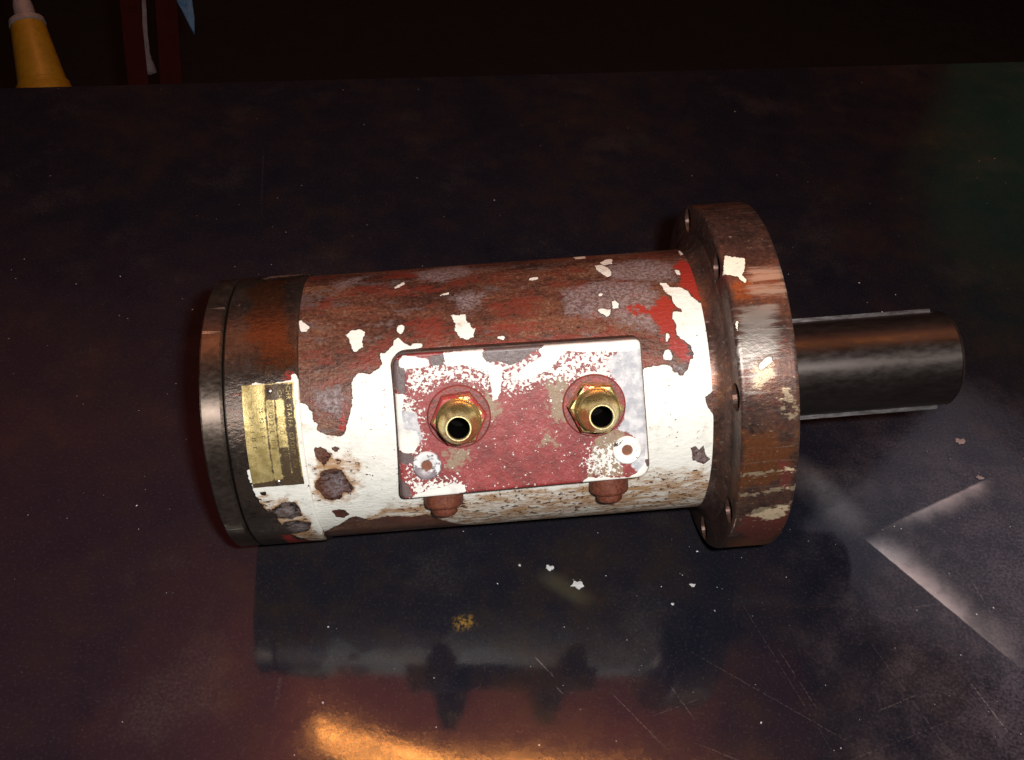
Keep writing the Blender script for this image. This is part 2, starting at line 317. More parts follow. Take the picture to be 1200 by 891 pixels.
def mat_barrel():
    g = G('barrel_paint_and_rust')
    big = g.noise(22, 7, 0.72, g.vec(scale=(0.55, 1.5, 1.5))); fine = g.noise(420, 4, 0.7); hue = g.noise(40, 6, 0.75, g.vec(scale=(0.6, 1.2, 1.2), loc=(6, 1, 4)))
    base = g.ramp(g.add(g.mul(big, 0.65), g.mul(fine, 0.35)), [(0.38, (0.020, 0.012, 0.011)), (0.45, (0.058, 0.026, 0.019)), (0.51, (0.105, 0.044, 0.028)), (0.57, (0.155, 0.070, 0.040)), (0.64, (0.22, 0.13, 0.085))])
    base = g.mix(g.mr(hue, 0.52, 0.62, 0.0, 0.7), base, g.mix(fine, (0.22, 0.034, 0.02), (0.09, 0.026, 0.018)))
    base = g.mix(g.mr(hue, 0.45, 0.37, 0.0, 0.75), base, g.mix(fine, (0.05, 0.036, 0.034), (0.19, 0.15, 0.145)))
    base = g.mix(g.mul(g.mr(fine, 0.55, 0.68, 0.0, 0.6), g.mr(big, 0.42, 0.6)), base, (0.24, 0.17, 0.14))
    base = g.mix(g.mr(fine, 0.40, 0.30, 0.0, 0.6), base, (0.018, 0.012, 0.011))
    return rust_layers(g, base, g.mr(fine, 0.3, 0.7, 0.34, 0.58), 0.25, fine)

def mat_housing():
    g = G('rear_housing_steel')
    big = g.noise(30, 6, 0.66); fine = g.noise(350, 4, 0.65, g.vec(scale=(1, 0.6, 0.6)))
    base = g.ramp(g.add(g.mul(big, 0.65), g.mul(fine, 0.35)), [(0.34, (0.055, 0.042, 0.038)), (0.48, (0.105, 0.083, 0.072)), (0.58, (0.15, 0.115, 0.095)), (0.70, (0.20, 0.12, 0.075))])
    base = g.mix(g.flecks('dark', big, -8, 8, 0.4, 0.70, 0.12), base, g.mix(fine, (0.06, 0.036, 0.028), (0.24, 0.10, 0.045)))
    turned(g, 0.9)
    return rust_layers(g, base, g.mr(fine, 0.3, 0.7, 0.40, 0.54), 0.85, fine, bump=0.35)

def mat_flange():
    g = G('flange_steel')
    big = g.noise(34, 6, 0.7); fine = g.noise(380, 4, 0.68); streak = g.noise(240, 4, 0.7, g.vec(scale=(0.10, 1.2, 1.2)))
    base = g.ramp(g.add(g.mul(big, 0.6), g.mul(fine, 0.4)), [(0.36, (0.030, 0.019, 0.017)), (0.47, (0.075, 0.044, 0.037)), (0.56, (0.125, 0.064, 0.048)), (0.68, (0.24, 0.095, 0.045))])
    base = g.mix(g.flecks('stain', big, -6, 6, 0.4, 0.72, 0.1), base, g.mix(fine, (0.05, 0.03, 0.024), (0.30, 0.10, 0.035)))
    base = g.mix(g.mul(g.flecks('metal', streak, -7, 7, 0.36, 0.70, 0.14), 0.8), base, (0.36, 0.33, 0.30))
    turned(g, 0.7)
    return rust_layers(g, base, g.mr(streak, 0.3, 0.7, 0.32, 0.46), 0.6, fine, bump=0.22, scuff=True, white=(0.80, 0.72, 0.58), red=(0.10, 0.028, 0.022), stain_col=(0.3, 0.12, 0.05))

def mat_cover():
    g = G('end_cover_steel')
    fine = g.noise(380, 4, 0.65, g.vec(scale=(0.5, 1, 1))); big = g.noise(40, 5, 0.6)
    c = g.ramp(g.add(g.mul(big, 0.6), g.mul(fine, 0.4)), [(0.34, (0.075, 0.055, 0.045)), (0.5, (0.15, 0.115, 0.095)), (0.68, (0.26, 0.205, 0.17))])
    nick = g.mr(g.noise(95, 3, 0.6, g.vec(scale=(0.15, 1.6, 1.6))), 0.66, 0.70)
    g.set(Base_Color=g.mix(nick, c, (0.50, 0.47, 0.44)), Metallic=0.88, Roughness=g.mr(fine, 0.3, 0.7, 0.40, 0.54), Normal=g.bump(g.add(g.mul(fine, 0.2), g.mul(nick, -1.2)), 0.25, 0.0006))
    turned(g, 0.9)
    return g.m

def mat_block():
    g = G('port_block_paint')
    n_edge = g.noise(260, 5, 0.68); fine = g.noise(800, 3, 0.65); med = g.noise(60, 6, 0.72); sp = g.noise(430, 3, 0.62, g.vec(loc=(1, 7, 3)))
    red = g.ramp(g.add(g.mul(med, 0.65), g.mul(fine, 0.35)), [(0.38, (0.11, 0.015, 0.013)), (0.48, (0.19, 0.024, 0.022)), (0.55, (0.24, 0.032, 0.032)), (0.64, (0.30, 0.066, 0.070))])
    c = g.mix(g.flecks('stain', n_edge, -5, 5, 0.36, 0.70, 0.06), red, g.mix(fine, (0.33, 0.23, 0.15), (0.13, 0.085, 0.05)))
    specks = g.flecks('speck', sp, -5.0, 5.0, 0.20, 0.665, 0.008)
    mgrey = g.mul(g.layer('grey', n_edge, 1.5, 0.5), g.mr(sp, 0.70, 0.66))
    mwh = g.layer('white', n_edge, 1.2, 0.15); mdk = g.layer('dark', n_edge, 1.0, 0.18)
    white = g.mix(g.mr(med, 0.42, 0.7), (0.70, 0.68, 0.635), (0.50, 0.49, 0.485))
    mw = g.math('MAXIMUM', mwh, g.mul(specks, g.math('SUBTRACT', 1.0, mgrey)))
    c = g.mix(mgrey, c, g.mix(g.mr(g.noise(130, 5, 0.65), 0.35, 0.65), (0.33, 0.345, 0.38), (0.56, 0.56, 0.575)))
    c = g.mix(mw, c, white)
    c = g.mix(mdk, c, g.mix(fine, (0.05, 0.03, 0.03), (0.16, 0.115, 0.115)))
    h = g.add(g.mul(g.math('MAXIMUM', mwh, specks), 0.6), g.add(g.mul(mdk, -0.5), g.mul(n_edge, 0.9)))
    g.set(Base_Color=c, Roughness=g.fmix(mw, 0.44, 0.4), Normal=g.bump(h, 0.5, 0.0007))
    return g.m

def mat_brass(name, paint=0.0):
    g = G(name)
    n = g.noise(120, 6, 0.6); f = g.noise(700, 4, 0.6)
    c = g.mix(g.mr(n, 0.35, 0.7), (0.80, 0.66, 0.28), (0.50, 0.40, 0.16))
    c = g.mix(g.mr(f, 0.62, 0.80, 0.0, 0.6), c, (0.20, 0.13, 0.05))
    if paint:
        m = g.mr(g.noise(150, 6, 0.65, g.vec(loc=(2, 2, 5))), 0.62 - paint, 0.66 - paint)
        c = g.mix(m, c, g.mix(f, (0.40, 0.04, 0.035), (0.25, 0.035, 0.03)))
        g.set(Metallic=g.math('SUBTRACT', 1.0, m), Roughness=g.fmix(m, 0.28, 0.48))
    else:
        g.set(Metallic=0.9, Roughness=g.mr(f, 0.3, 0.7, 0.24, 0.40))
    g.set(Base_Color=c, Normal=g.bump(g.add(g.mul(n, 0.6), g.mul(f, 0.4)), 0.3, 0.0004))
    return g.m

def mat_plain(name, a, b, rough=0.5, metal=0.0, scale=200, stretch=(1, 1, 1), bump=0.3, lo=0.35, hi=0.65, spec=0.5, aniso=0.0):
    g = G(name)
    if aniso: turned(g, aniso)
    n = g.noise(scale, 5, 0.65, g.vec(scale=stretch)); f = g.noise(scale * 4, 4, 0.6, g.vec(scale=stretch))
    c = g.mix(g.mr(g.add(g.mul(n, 0.7), g.mul(f, 0.3)), lo, hi), a, b)
    g.set(Base_Color=c, Metallic=metal, Roughness=g.mr(f, 0.3, 0.7, rough - 0.08, rough + 0.1), Specular_IOR_Level=spec, Normal=g.bump(g.add(n, g.mul(f, 0.3)), bump, 0.0006))
    return g.m

def mat_nameplate():
    g = G('nameplate_brass')
    n = g.noise(130, 6, 0.65); f = g.noise(900, 4, 0.6)
    c = g.mix(g.mr(n, 0.3, 0.7), (0.74, 0.60, 0.27), (0.42, 0.32, 0.12))
    d = g.math('MAXIMUM', g.layer('dark', g.noise(260, 4, 0.7), 1.1, 0.4), g.mul(g.mr(g.noise(500, 4, 0.7), 0.58, 0.68), 0.5))
    c = g.mix(d, c, g.mix(f, (0.035, 0.024, 0.02), (0.12, 0.08, 0.04)))
    g.set(Base_Color=c, Metallic=g.fmix(d, 0.6, 0.2), Roughness=g.mr(f, 0.3, 0.7, 0.30, 0.48), Normal=g.bump(g.add(n, g.mul(f, 0.4)), 0.45, 0.0006))
    return g.m

def mat_bench():
    g = G('bench_steel')
    def xy():
        sx = g.n.new('ShaderNodeSeparateXYZ'); g.put(sx.inputs[0], g.co); return sx.outputs[0], sx.outputs[1]
    X, Y = xy()
    def line(ax, ay, bx, by):
        L = math.hypot(bx - ax, by - ay); ux, uy = (bx - ax) / L, (by - ay) / L
        dx = g.math('SUBTRACT', X, ax); dy = g.math('SUBTRACT', Y, ay)
        t = g.math('DIVIDE', g.add(g.mul(dx, ux), g.mul(dy, uy)), L)
        d = g.add(g.mul(dx, -uy), g.mul(dy, ux))
        return t, d
    big = g.noise(5, 5, 0.6); mid = g.noise(24, 6, 0.68); fine = g.noise(420, 3, 0.6); grain = g.noise(900, 2, 0.6)
    v = g.add(g.mul(big, 0.55), g.mul(mid, 0.45))
    c = g.ramp(v, [(0.34, (0.0055, 0.0068, 0.0125)), (0.45, (0.0088, 0.0092, 0.0150)), (0.54, (0.0125, 0.0110, 0.0150)), (0.62, (0.0185, 0.0135, 0.0135)), (0.72, (0.030, 0.023, 0.020))])
    c = g.mix(g.mul(g.mr(g.noise(11, 4, 0.6, g.vec(loc=(4, 2, 0))), 0.58, 0.75), 0.3), c, (0.030, 0.016, 0.013))
    # dusty grains and small pale specks
    c = g.mix(g.mr(fine, 0.52, 0.74, 0.0, 0.25), c, (0.06, 0.052, 0.058))
    smudge = g.mr(g.noise(9, 5, 0.62, g.vec(loc=(1.3, 8, 0))), 0.54, 0.72)
    c = g.mix(g.mul(smudge, g.mr(fine, 0.35, 0.6, 0.08, 0.30)), c, (0.055, 0.047, 0.045))
    c = g.mix(g.mr(g.add(g.noise(230, 2, 0.4), g.mul(mid, 0.08)), 0.815, 0.835), c, (0.30, 0.28, 0.28))
    # bright V-shaped reflection painted into the colour, with a grey smear beside it
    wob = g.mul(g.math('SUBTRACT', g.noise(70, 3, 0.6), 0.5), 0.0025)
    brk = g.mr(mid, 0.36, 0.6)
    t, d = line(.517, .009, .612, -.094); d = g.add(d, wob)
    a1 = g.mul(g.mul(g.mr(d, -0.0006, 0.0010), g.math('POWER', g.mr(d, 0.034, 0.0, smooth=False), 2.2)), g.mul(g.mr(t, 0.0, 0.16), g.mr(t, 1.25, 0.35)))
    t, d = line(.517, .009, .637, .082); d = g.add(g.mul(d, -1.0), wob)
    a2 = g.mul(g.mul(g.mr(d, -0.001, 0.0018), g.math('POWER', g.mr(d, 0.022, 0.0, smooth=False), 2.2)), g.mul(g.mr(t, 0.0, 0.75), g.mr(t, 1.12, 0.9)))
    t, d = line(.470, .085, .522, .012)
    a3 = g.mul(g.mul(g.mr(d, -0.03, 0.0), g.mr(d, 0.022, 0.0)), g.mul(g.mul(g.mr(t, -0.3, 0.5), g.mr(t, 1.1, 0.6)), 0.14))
    glint_smear = g.math('MAXIMUM', g.math('MAXIMUM', a1, g.mul(a2, 0.8)), a3)
    glint_smear = g.mul(glint_smear, g.fmix(brk, 0.45, 1.0))
    sheen_dust = g.mul(g.mr(g.add(X, g.mul(g.math('SUBTRACT', mid, 0.5), 0.25)), 0.44, 0.72), g.mr(Y, 0.22, 0.02))  # rooflight sheen painted into the colour as pale dust speckle
    c = g.mix(g.mul(sheen_dust, g.mr(g.add(g.mul(fine, 0.6), g.mul(mid, 0.4)), 0.40, 0.62, 0.14, 0.70)), c, (0.108, 0.096, 0.125))
    # yellow paint spot and dull smear
    t, d = line(.186, -.107, .193, -.104)
    ysp = g.mul(g.mr(g.math('ABSOLUTE', d), 0.009, 0.001), g.mul(g.mr(g.math('ABSOLUTE', g.math('SUBTRACT', t, 0.5)), 1.5, 0.3), g.mr(g.noise(260, 4, 0.7), 0.44, 0.62)))
    c = g.mix(g.mul(ysp, 0.75), c, (0.36, 0.20, 0.03))
    t, d = line(.247, -.055, .285, -.078)
    sm = g.mul(g.mr(g.math('ABSOLUTE', d), 0.012, 0.001), g.mr(g.math('ABSOLUTE', g.math('SUBTRACT', t, 0.5)), 0.7, 0.2))
    c = g.mix(g.mul(sm, 0.35), c, (0.085, 0.075, 0.045))
    c = g.mix(glint_smear, c, (0.52, 0.49, 0.52))
    # scratches
    sc_ = None
    for ax, ay, bx, by, w, k in SCRATCHES:
        t, d = line(ax, ay, bx, by)
        m = g.mul(g.mr(g.math('ABSOLUTE', g.add(d, g.mul(wob, 0.25))), w, w * 0.3), g.mul(g.mul(g.mr(t, 0.0, 0.25), g.mr(t, 1.0, 0.7)), k * 0.36))
        sc_ = m if sc_ is None else g.math('MAXIMUM', sc_, m)
    sc_ = g.mul(sc_, g.mr(fine, 0.40, 0.55))
    c = g.mix(sc_, c, (0.42, 0.38, 0.37))
    wavy = g.noise(5.0, 2, 0.4, g.vec(loc=(0.35, 0.1, 0)))
    nrm = g.bump(g.add(wavy, g.mul(g.noise(38, 3, 0.6), 0.035)), 0.30, 0.0062)
    nrm = g.bump(grain, 0.07, 0.00012, nrm)
    g.set(Base_Color=c, Roughness=g.fmix(glint_smear, g.add(g.mr(v, 0.38, 0.62, 0.060, 0.105), g.mul(smudge, 0.08)), 0.30), IOR=1.48, Metallic=g.mul(glint_smear, 0.25), Normal=nrm)
    return g.m

SCRATCHES = [(.34, -.10, .52, -.20, .0004, .22), (.40, -.05, .47, -.20, .0004, .20), (.50, -.08, .56, -.20, .0004, .25), (.45, -.20, .58, -.14, .0004, .2), (.244, -.128, .262, -.146, .0006, .7), (.262, -.152, .268, -.158, .0006, .6), (.300, -.150, .345, -.195, .0005, .4), (.330, -.170, .372, -.150, .0004, .35),
             (.345, -.140, .365, -.170, .0004, .4), (.574, -.112, .600, -.165, .0007, .75), (.600, -.02, .612, -.062, .0006, .45), (.500, -.150, .540, -.130, .0005, .3),
             (-.108, .51, -.078, .37, .0016, .06), (.06, -.16, .062, -.19, .002, .10), (.43, -.10, .46, -.16, .0004, .3), (.53, -.06, .575, -.05, .0005, .3), (.36, -.185, .42, -.205, .0005, .35)]

M = dict(barrel=mat_barrel(), housing=mat_housing(), flange=mat_flange(), cover=mat_cover(), block=mat_block(), brass=mat_brass('brass'),
         hex_painted=mat_brass('brass_under_red_paint', 0.20), hex_brass=mat_brass('brass_with_paint_flecks', 0.06), nameplate=mat_nameplate(), bench=mat_bench(),
         collar=mat_plain('red_painted_spot_face', (0.25, 0.028, 0.025), (0.10, 0.034, 0.024), 0.48, 0, 190, bump=0.7),
         plug=mat_plain('rusty_red_plug', (0.095, 0.022, 0.016), (0.17, 0.055, 0.026), 0.5, 0, 240, bump=0.9),
         shaft=mat_plain('oily_dark_shaft_steel', (0.046, 0.036, 0.033), (0.072, 0.060, 0.057), 0.46, 0.85, 60, (0.4, 1.0, 1.0), 0.02, lo=0.25, hi=0.75, aniso=0.7),
         key=mat_plain('key_steel', (0.07, 0.062, 0.062), (0.15, 0.14, 0.145), 0.45, 0.7, 120, (0.2, 1, 1), 0.2),
         dark=mat_plain('dark_gap', (0.003, 0.0025, 0.0025), (0.006, 0.005, 0.0045), 0.9, spec=0.02),
         gasket=mat_plain('rusty_gasket', (0.020, 0.012, 0.010), (0.085, 0.035, 0.02), 0.7, 0, 160),
         socket=mat_plain('rusty_socket', (0.12, 0.035, 0.018), (0.20, 0.07, 0.03), 0.7, 0, 500),
         screw_grey=mat_plain('worn_grey_screw', (0.17, 0.14, 0.155), (0.66, 0.66, 0.66), 0.45, 0.1, 62, lo=0.47, hi=0.53),
         screw_white=mat_plain('white_painted_screw', (0.06, 0.04, 0.035), (0.78, 0.76, 0.71), 0.42, 0, 110, lo=0.38, hi=0.41),
         letter=mat_plain('letter_dark', (0.03, 0.022, 0.015), (0.09, 0.06, 0.025), 0.5, 0.3, 300),
         letter_bright=mat_plain('letter_bright_brass', (0.66, 0.54, 0.28), (0.42, 0.31, 0.12), 0.32, 0.9, 300),
         rim=mat_plain('polished_brass_rim', (0.86, 0.76, 0.42), (0.70, 0.58, 0.26), 0.34, 0.8, 300, bump=0.05),
         rivet=mat_plain('rivet_metal', (0.20, 0.16, 0.13), (0.40, 0.36, 0.32), 0.3, 0.9, 300),
         flake=mat_plain('paint_flake_white', (0.36, 0.36, 0.38), (0.62, 0.61, 0.61), 0.5, 0, 700, lo=0.3, hi=0.6),
         flake_pink=mat_plain('paint_flake_dull', (0.20, 0.17, 0.18), (0.34, 0.29, 0.30), 0.5, 0, 500),
         floor=mat_plain('workshop_floor', (0.004, 0.004, 0.005), (0.008, 0.0075, 0.008), 0.9, 0, 12),
         yellow=mat_plain('yellow_plastic', (0.18, 0.10, 0.0035), (0.22, 0.125, 0.006), 0.4, 0, 60, bump=0.1),
         cable=mat_plain('grey_cable', (0.14, 0.12, 0.12), (0.20, 0.18, 0.18), 0.5, 0, 60, bump=0.1),
         redpost=mat_plain('dark_red_post', (0.013, 0.0010, 0.0016), (0.019, 0.0016, 0.0022), 0.7, 0, 30, spec=0.08),
         bluecloth=mat_plain('pale_blue_cloth', (0.045, 0.11, 0.22), (0.08, 0.17, 0.30), 0.8, 0, 120),
         paper=mat_plain('whitish_paper', (0.14, 0.10, 0.11), (0.18, 0.14, 0.145), 0.7, 0, 60, bump=0.1))

# ------------------------------------------------------------------ mesh helpers
def link(name, me, mat, parent=None, smooth=True):
    if mat is not None: me.materials.append(mat)
    if smooth:
        me.polygons.foreach_set('use_smooth', [True] * len(me.polygons))
    o = bpy.data.objects.new(name, me); COL.objects.link(o)
    if parent is not None: o.parent = parent
    return o
def mesh(name, verts, faces):
    me = bpy.data.meshes.new(name); me.from_pydata([tuple(v) for v in verts], [], faces); me.update(); return me
def sharp(o, deg=32):
    o.data.set_sharp_from_angle(angle=R(deg)); return o
def thing(name, label, cat, group=None):
    o = bpy.data.objects.new(name, None); COL.objects.link(o); o['label'] = label; o['category'] = cat
    if group: o['group'] = group
    return o
def tag(o, label, cat, group=None):
    o['label'] = label; o['category'] = cat
    if group: o['group'] = group
    return o
def frame_from(axis, ref=(0, 0, 1)):
    a = Vector(axis).normalized(); r = Vector(ref)
    if abs(a.dot(r)) > 0.95: r = Vector((1, 0, 0))
    u = (r - a * r.dot(a)).normalized(); v = a.cross(u); return a, u, v
def lathe(name, prof, origin=(0, 0, 0), axis=(1, 0, 0), n=64, close=False, u=None):
    """profile of (distance along the axis, radius); radius 0 closes the end"""
    a, u_, v_ = frame_from(axis); o = Vector(origin)
    if u is not None: u_ = Vector(u).normalized(); v_ = a.cross(u_)
    V, F, rows = [], [], []
    for s, r in prof:
        if r <= 1e-7: rows.append([len(V)]); V.append(o + a * s)
        else:
            rows.append(list(range(len(V), len(V) + n)))
            for i in range(n):
                t = 2 * math.pi * i / n; V.append(o + a * s + u_ * (r * math.cos(t)) + v_ * (r * math.sin(t)))
    if close: rows.append(rows[0])
    for A, B in zip(rows[:-1], rows[1:]):
        for i in range(n):
            j = (i + 1) % n
            if len(A) == 1 and len(B) == 1: continue
            if len(A) == 1: F.append((A[0], B[j], B[i]))
            elif len(B) == 1: F.append((A[i], A[j], B[0]))
            else: F.append((A[i], A[j], B[j], B[i]))
    me = mesh(name, V, F)
    bm = bmesh.new(); bm.from_mesh(me); bmesh.ops.recalc_face_normals(bm, faces=bm.faces); bm.to_mesh(me); bm.free()
    return me
def steps(a, b, d):
    k = max(1, int(math.ceil(abs(b - a) / d))); return [a + (b - a) * i / k for i in range(k + 1)]
def boolean(o, cutters, op='DIFFERENCE'):
    for c in cutters:
        m = o.modifiers.new('cut', 'BOOLEAN'); m.operation = op; m.object = c; m.solver = 'EXACT'
    dg = bpy.context.evaluated_depsgraph_get(); me = bpy.data.meshes.new_from_object(o.evaluated_get(dg))
    o.modifiers.clear(); o.data = me
    for c in cutters: bpy.data.objects.remove(c, do_unlink=True)
def poly_sdf(P2, polys, far=8.0):
    """signed distance (positive inside, mm) from points to a union of polygons"""
    out = np.full(len(P2), -far)
    for poly in polys:
        q = np.array(poly, float)
        lo, hi = q.min(0) - far, q.max(0) + far
        idx = np.nonzero(((P2 > lo) & (P2 < hi)).all(1))[0]
        if not len(idx): continue
        p = P2[idx]; best = np.full(len(idx), 1e9); inside = np.zeros(len(idx), bool)
        for a, b in zip(q, np.roll(q, -1, 0)):
            e = b - a; w = p - a; t = np.clip((w @ e) / max(e @ e, 1e-9), 0, 1)
            best = np.minimum(best, ((w - t[:, None] * e) ** 2).sum(1))
            c = (a[1] > p[:, 1]) != (b[1] > p[:, 1])
            with np.errstate(divide='ignore', invalid='ignore'):
                xi = a[0] + (p[:, 1] - a[1]) / (b[1] - a[1]) * e[0]
            inside ^= c & (p[:, 0] < xi)
        d = np.sqrt(best); d = np.where(inside, d, -d); out[idx] = np.maximum(out[idx], d)
    return np.clip(out, -far, far)
def store(o, name, val):
    a = o.data.attributes.new(name, 'FLOAT', 'POINT'); a.data.foreach_set('value', np.ascontiguousarray(val, np.float32))
def coords(o):
    v = np.empty(len(o.data.vertices) * 3); o.data.vertices.foreach_get('co', v); return v.reshape(-1, 3)
def paint_round(o, table, rad):
    v = coords(o); th = np.degrees(np.arctan2(v[:, 2], -v[:, 1])); k = rad * 1000 * math.pi / 180
    P2 = np.c_[v[:, 0] * 1000, th * k]
    conv = {n: [[(s, t * k) for s, t in p] for p in ps] for n, ps in table.items()}
    f = {n: poly_sdf(P2, ps) for n, ps in conv.items()}
    if 'hole' in f: f['white'] = np.minimum(f['white'], -f.pop('hole'))
    rr = np.hypot(v[:, 1], v[:, 2])
    for n in ('white', 'red', 'streak', 'grey', 'stain', 'dark', 'metal', 'scuff'):
        val = f.get(n, np.full(len(v), -8.0)); store(o, n, np.where(rr < rad - 0.004, -8.0, val))

# ------------------------------------------------------------------ the bench and the floor (setting)
ea = math.atan2(.8760712 - .57795911, .90039034 + .44902347)          # direction of the far edge
EU = Vector((math.cos(ea), math.sin(ea), 0)); EV = Vector((math.sin(ea), -math.cos(ea), 0))
E0 = Vector((-.44902347, .57795911, 0))
def bench_pt(u, v, z): return E0 + EU * u + EV * v + Vector((0, 0, z))
def bench_slab():
    u0, u1, v0, v1, t, b = -1.1, 2.5, 0.0, 1.22, 0.012, 0.0015
    bm = bmesh.new()
    vs = [bm.verts.new(bench_pt(u, v, z)) for z in (-t, 0) for u, v in ((u0, v0), (u1, v0), (u1, v1), (u0, v1))]
    for f in ((0, 1, 2, 3), (7, 6, 5, 4), (0, 4, 5, 1), (1, 5, 6, 2), (2, 6, 7, 3), (3, 7, 4, 0)): bm.faces.new([vs[i] for i in f])
    bmesh.ops.recalc_face_normals(bm, faces=bm.faces)
    bmesh.ops.bevel(bm, geom=list(bm.edges), offset=b, segments=2, affect='EDGES')
    me = bpy.data.meshes.new('bench_top'); bm.to_mesh(me); bm.free(); return me
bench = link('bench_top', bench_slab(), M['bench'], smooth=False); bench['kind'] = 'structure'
fl = link('workshop_floor', mesh('workshop_floor', [(-12, -8, -.9), (12, -8, -.9), (12, 14, -.9), (-12, 14, -.9)], [(0, 1, 2, 3)]), M['floor'], smooth=False); fl['kind'] = 'structure'

# ------------------------------------------------------------------ the motor
# local frame: x along the shaft axis, -y to the front, z up; angle 0 = front, 90 = top
AX = Vector((0.98598796, 0.14036543, 0.09014043)); AY = Vector((-0.14093918, 0.99001826, 0.0)); AZ = Vector((-0.08924067, -0.01270432, 0.99592907))
motor = thing('hydraulic_motor', 'rusty hydraulic motor with chipped white and red paint lying on the dark bench', 'hydraulic motor')
motor.matrix_world = Matrix(((AX.x, AY.x, AZ.x, 0), (AX.y, AY.y, AZ.y, 0), (AX.z, AY.z, AZ.z, 0.10016), (0, 0, 0, 1)))
RC, RB, RF, RS = 0.10238, 0.100, 0.13287, 0.03696
SG, SS, S1, S2, SE = 0.01524, 0.0672, 0.35825, 0.39789, 0.5560

# end cover and the dark joint behind it
prof = [(0.0006, 0), (0.0006, RC - 0.004), (0.0, RC - 0.002)] + [(s, RC - 0.0002) for s in steps(0.0014, SG - 0.0016, 0.003)] + [(SG - 0.0004, RC - 0.0018), (SG, RC - 0.006), (SG, 0)]
sharp(link('end_cover', lathe('end_cover', prof, n=200), M['cover'], motor), 40)
link('joint_gasket', lathe('joint_gasket', [(SG + 0.0002, 0), (SG + 0.0002, RC - 0.0022), (SG + 0.0014, RC - 0.0022), (SG + 0.0014, 0)], n=128), M['dark'], motor)
# rear housing (slightly larger bore than the barrel)
prof = [(SG + 0.0016, 0.05), (SG + 0.0016, RC - 0.0012), (SG + 0.0026, RC)] + [(s, RC) for s in steps(SG + 0.0030, SS - 0.0012, 0.0012)] + [(SS - 0.0004, RC - 0.0007), (SS, RC - 0.0016), (SS + 0.0004, RB - 0.004)]
o = link('rear_housing', lathe('rear_housing', prof, n=440), M['housing'], motor); paint_round(o, HOUSING_PAINT, RC); sharp(o, 50)
# barrel
prof = [(SS - 0.002, RB)] + [(s, RB) for s in steps(SS, 0.352, 0.0014)]
o = link('barrel', lathe('barrel', prof, n=460), M['barrel'], motor); paint_round(o, BARREL_PAINT, RB)

# mounting flange with eight bolt holes
prof = [(0.3475, RB - 0.002), (0.3475, RB + 0.0003), (0.3505, RB + 0.0010), (0.3533, RB + 0.0028), (0.3553, RB + 0.0058), (0.3566, RB + 0.0090), (0.3574, RB + 0.0105), (S1, RB + 0.0112), (S1, RF - 0.0022), (S1 + 0.0007, RF - 0.0007)]
prof += [(s, RF) for s in steps(S1 + 0.0022, S2 - 0.0016, 0.0016)] + [(S2 - 0.0004, RF - 0.0005), (S2, RF - 0.0018), (S2, 0.060), (S2 + 0.003, 0.058), (S2 + 0.003, 0.045), (S2 - 0.002, 0.044), (S2 - 0.002, 0.03), (0.3475, 0.03)]
o = link('mounting_flange', lathe('mounting_flange', prof, n=440, close=True), M['flange'], motor)
o.parent = None
cut = []
for k in range(8):
    t = R(40 + 45 * k); c = Vector((S1 - 0.01, -math.cos(t) * 0.1214, math.sin(t) * 0.1214))
    cc = link('cutter', lathe('cutter', [(0, 0), (0, 0.0095), (0.06, 0.0095), (0.06, 0)], c, (1, 0, 0), 28), None, None); cut.append(cc)
boolean(o, cut); o.parent = motor
if not o.data.materials: o.data.materials.append(M['flange'])
paint_round(o, FLANGE_PAINT, RF); sharp(o, 40)

# output shaft with two keys in their keyways
prof = [(S2 - 0.004, 0), (S2 - 0.004, RS)] + [(s, RS) for s in steps(S2, SE - 0.0035, 0.006)] + [(SE, RS - 0.0032), (SE, 0.007), (SE - 0.004, 0.005), (SE - 0.006, 0)]
sh = link('output_shaft', lathe('output_shaft', prof, n=160), M['shaft'], None)
KEYS = (134.0, -41.0); cut = []
def key_box(name, s0, s1, w, r0, r1, deg, bev):
    t = R(deg); rad = Vector((0, -math.cos(t), math.sin(t))); tan = Vector((0, math.sin(t), math.cos(t)))
    bm = bmesh.new()
    vs = [bm.verts.new(Vector((s, 0, 0)) + rad * r + tan * q) for r in (r0, r1) for s, q in ((s0, -w), (s1, -w), (s1, w), (s0, w))]
    for f in ((0, 1, 2, 3), (7, 6, 5, 4), (0, 4, 5, 1), (1, 5, 6, 2), (2, 6, 7, 3), (3, 7, 4, 0)): bm.faces.new([vs[i] for i in f])
    bmesh.ops.recalc_face_normals(bm, faces=bm.faces)
    if bev: bmesh.ops.bevel(bm, geom=list(bm.edges), offset=bev, segments=2, affect='EDGES')
    me = bpy.data.meshes.new(name); bm.to_mesh(me); bm.free(); return me
for kd in KEYS: cut.append(link('cutter', key_box('cutter', S2 - 0.01, 0.5508, 0.0052, RS - 0.005, RS + 0.006, kd, 0), None, None, False))
boolean(sh, cut); sh.parent = motor
if not sh.data.materials: sh.data.materials.append(M['shaft'])
sharp(sh, 35)
link('end_rim', lathe('end_rim', [(SE - 0.0016, RS - 0.0016), (SE - 0.0004, RS - 0.0027), (SE + 0.0003, RS - 0.0032), (SE + 0.0003, RS - 0.0042), (SE - 0.001, RS - 0.0044)], n=120), M['rivet'], sh)
for kd in KEYS: link('key', key_box('key', S2 - 0.006, 0.5445, 0.0050, RS - 0.0048, RS + 0.0026, kd, 0.0005), M['key'], sh, False)

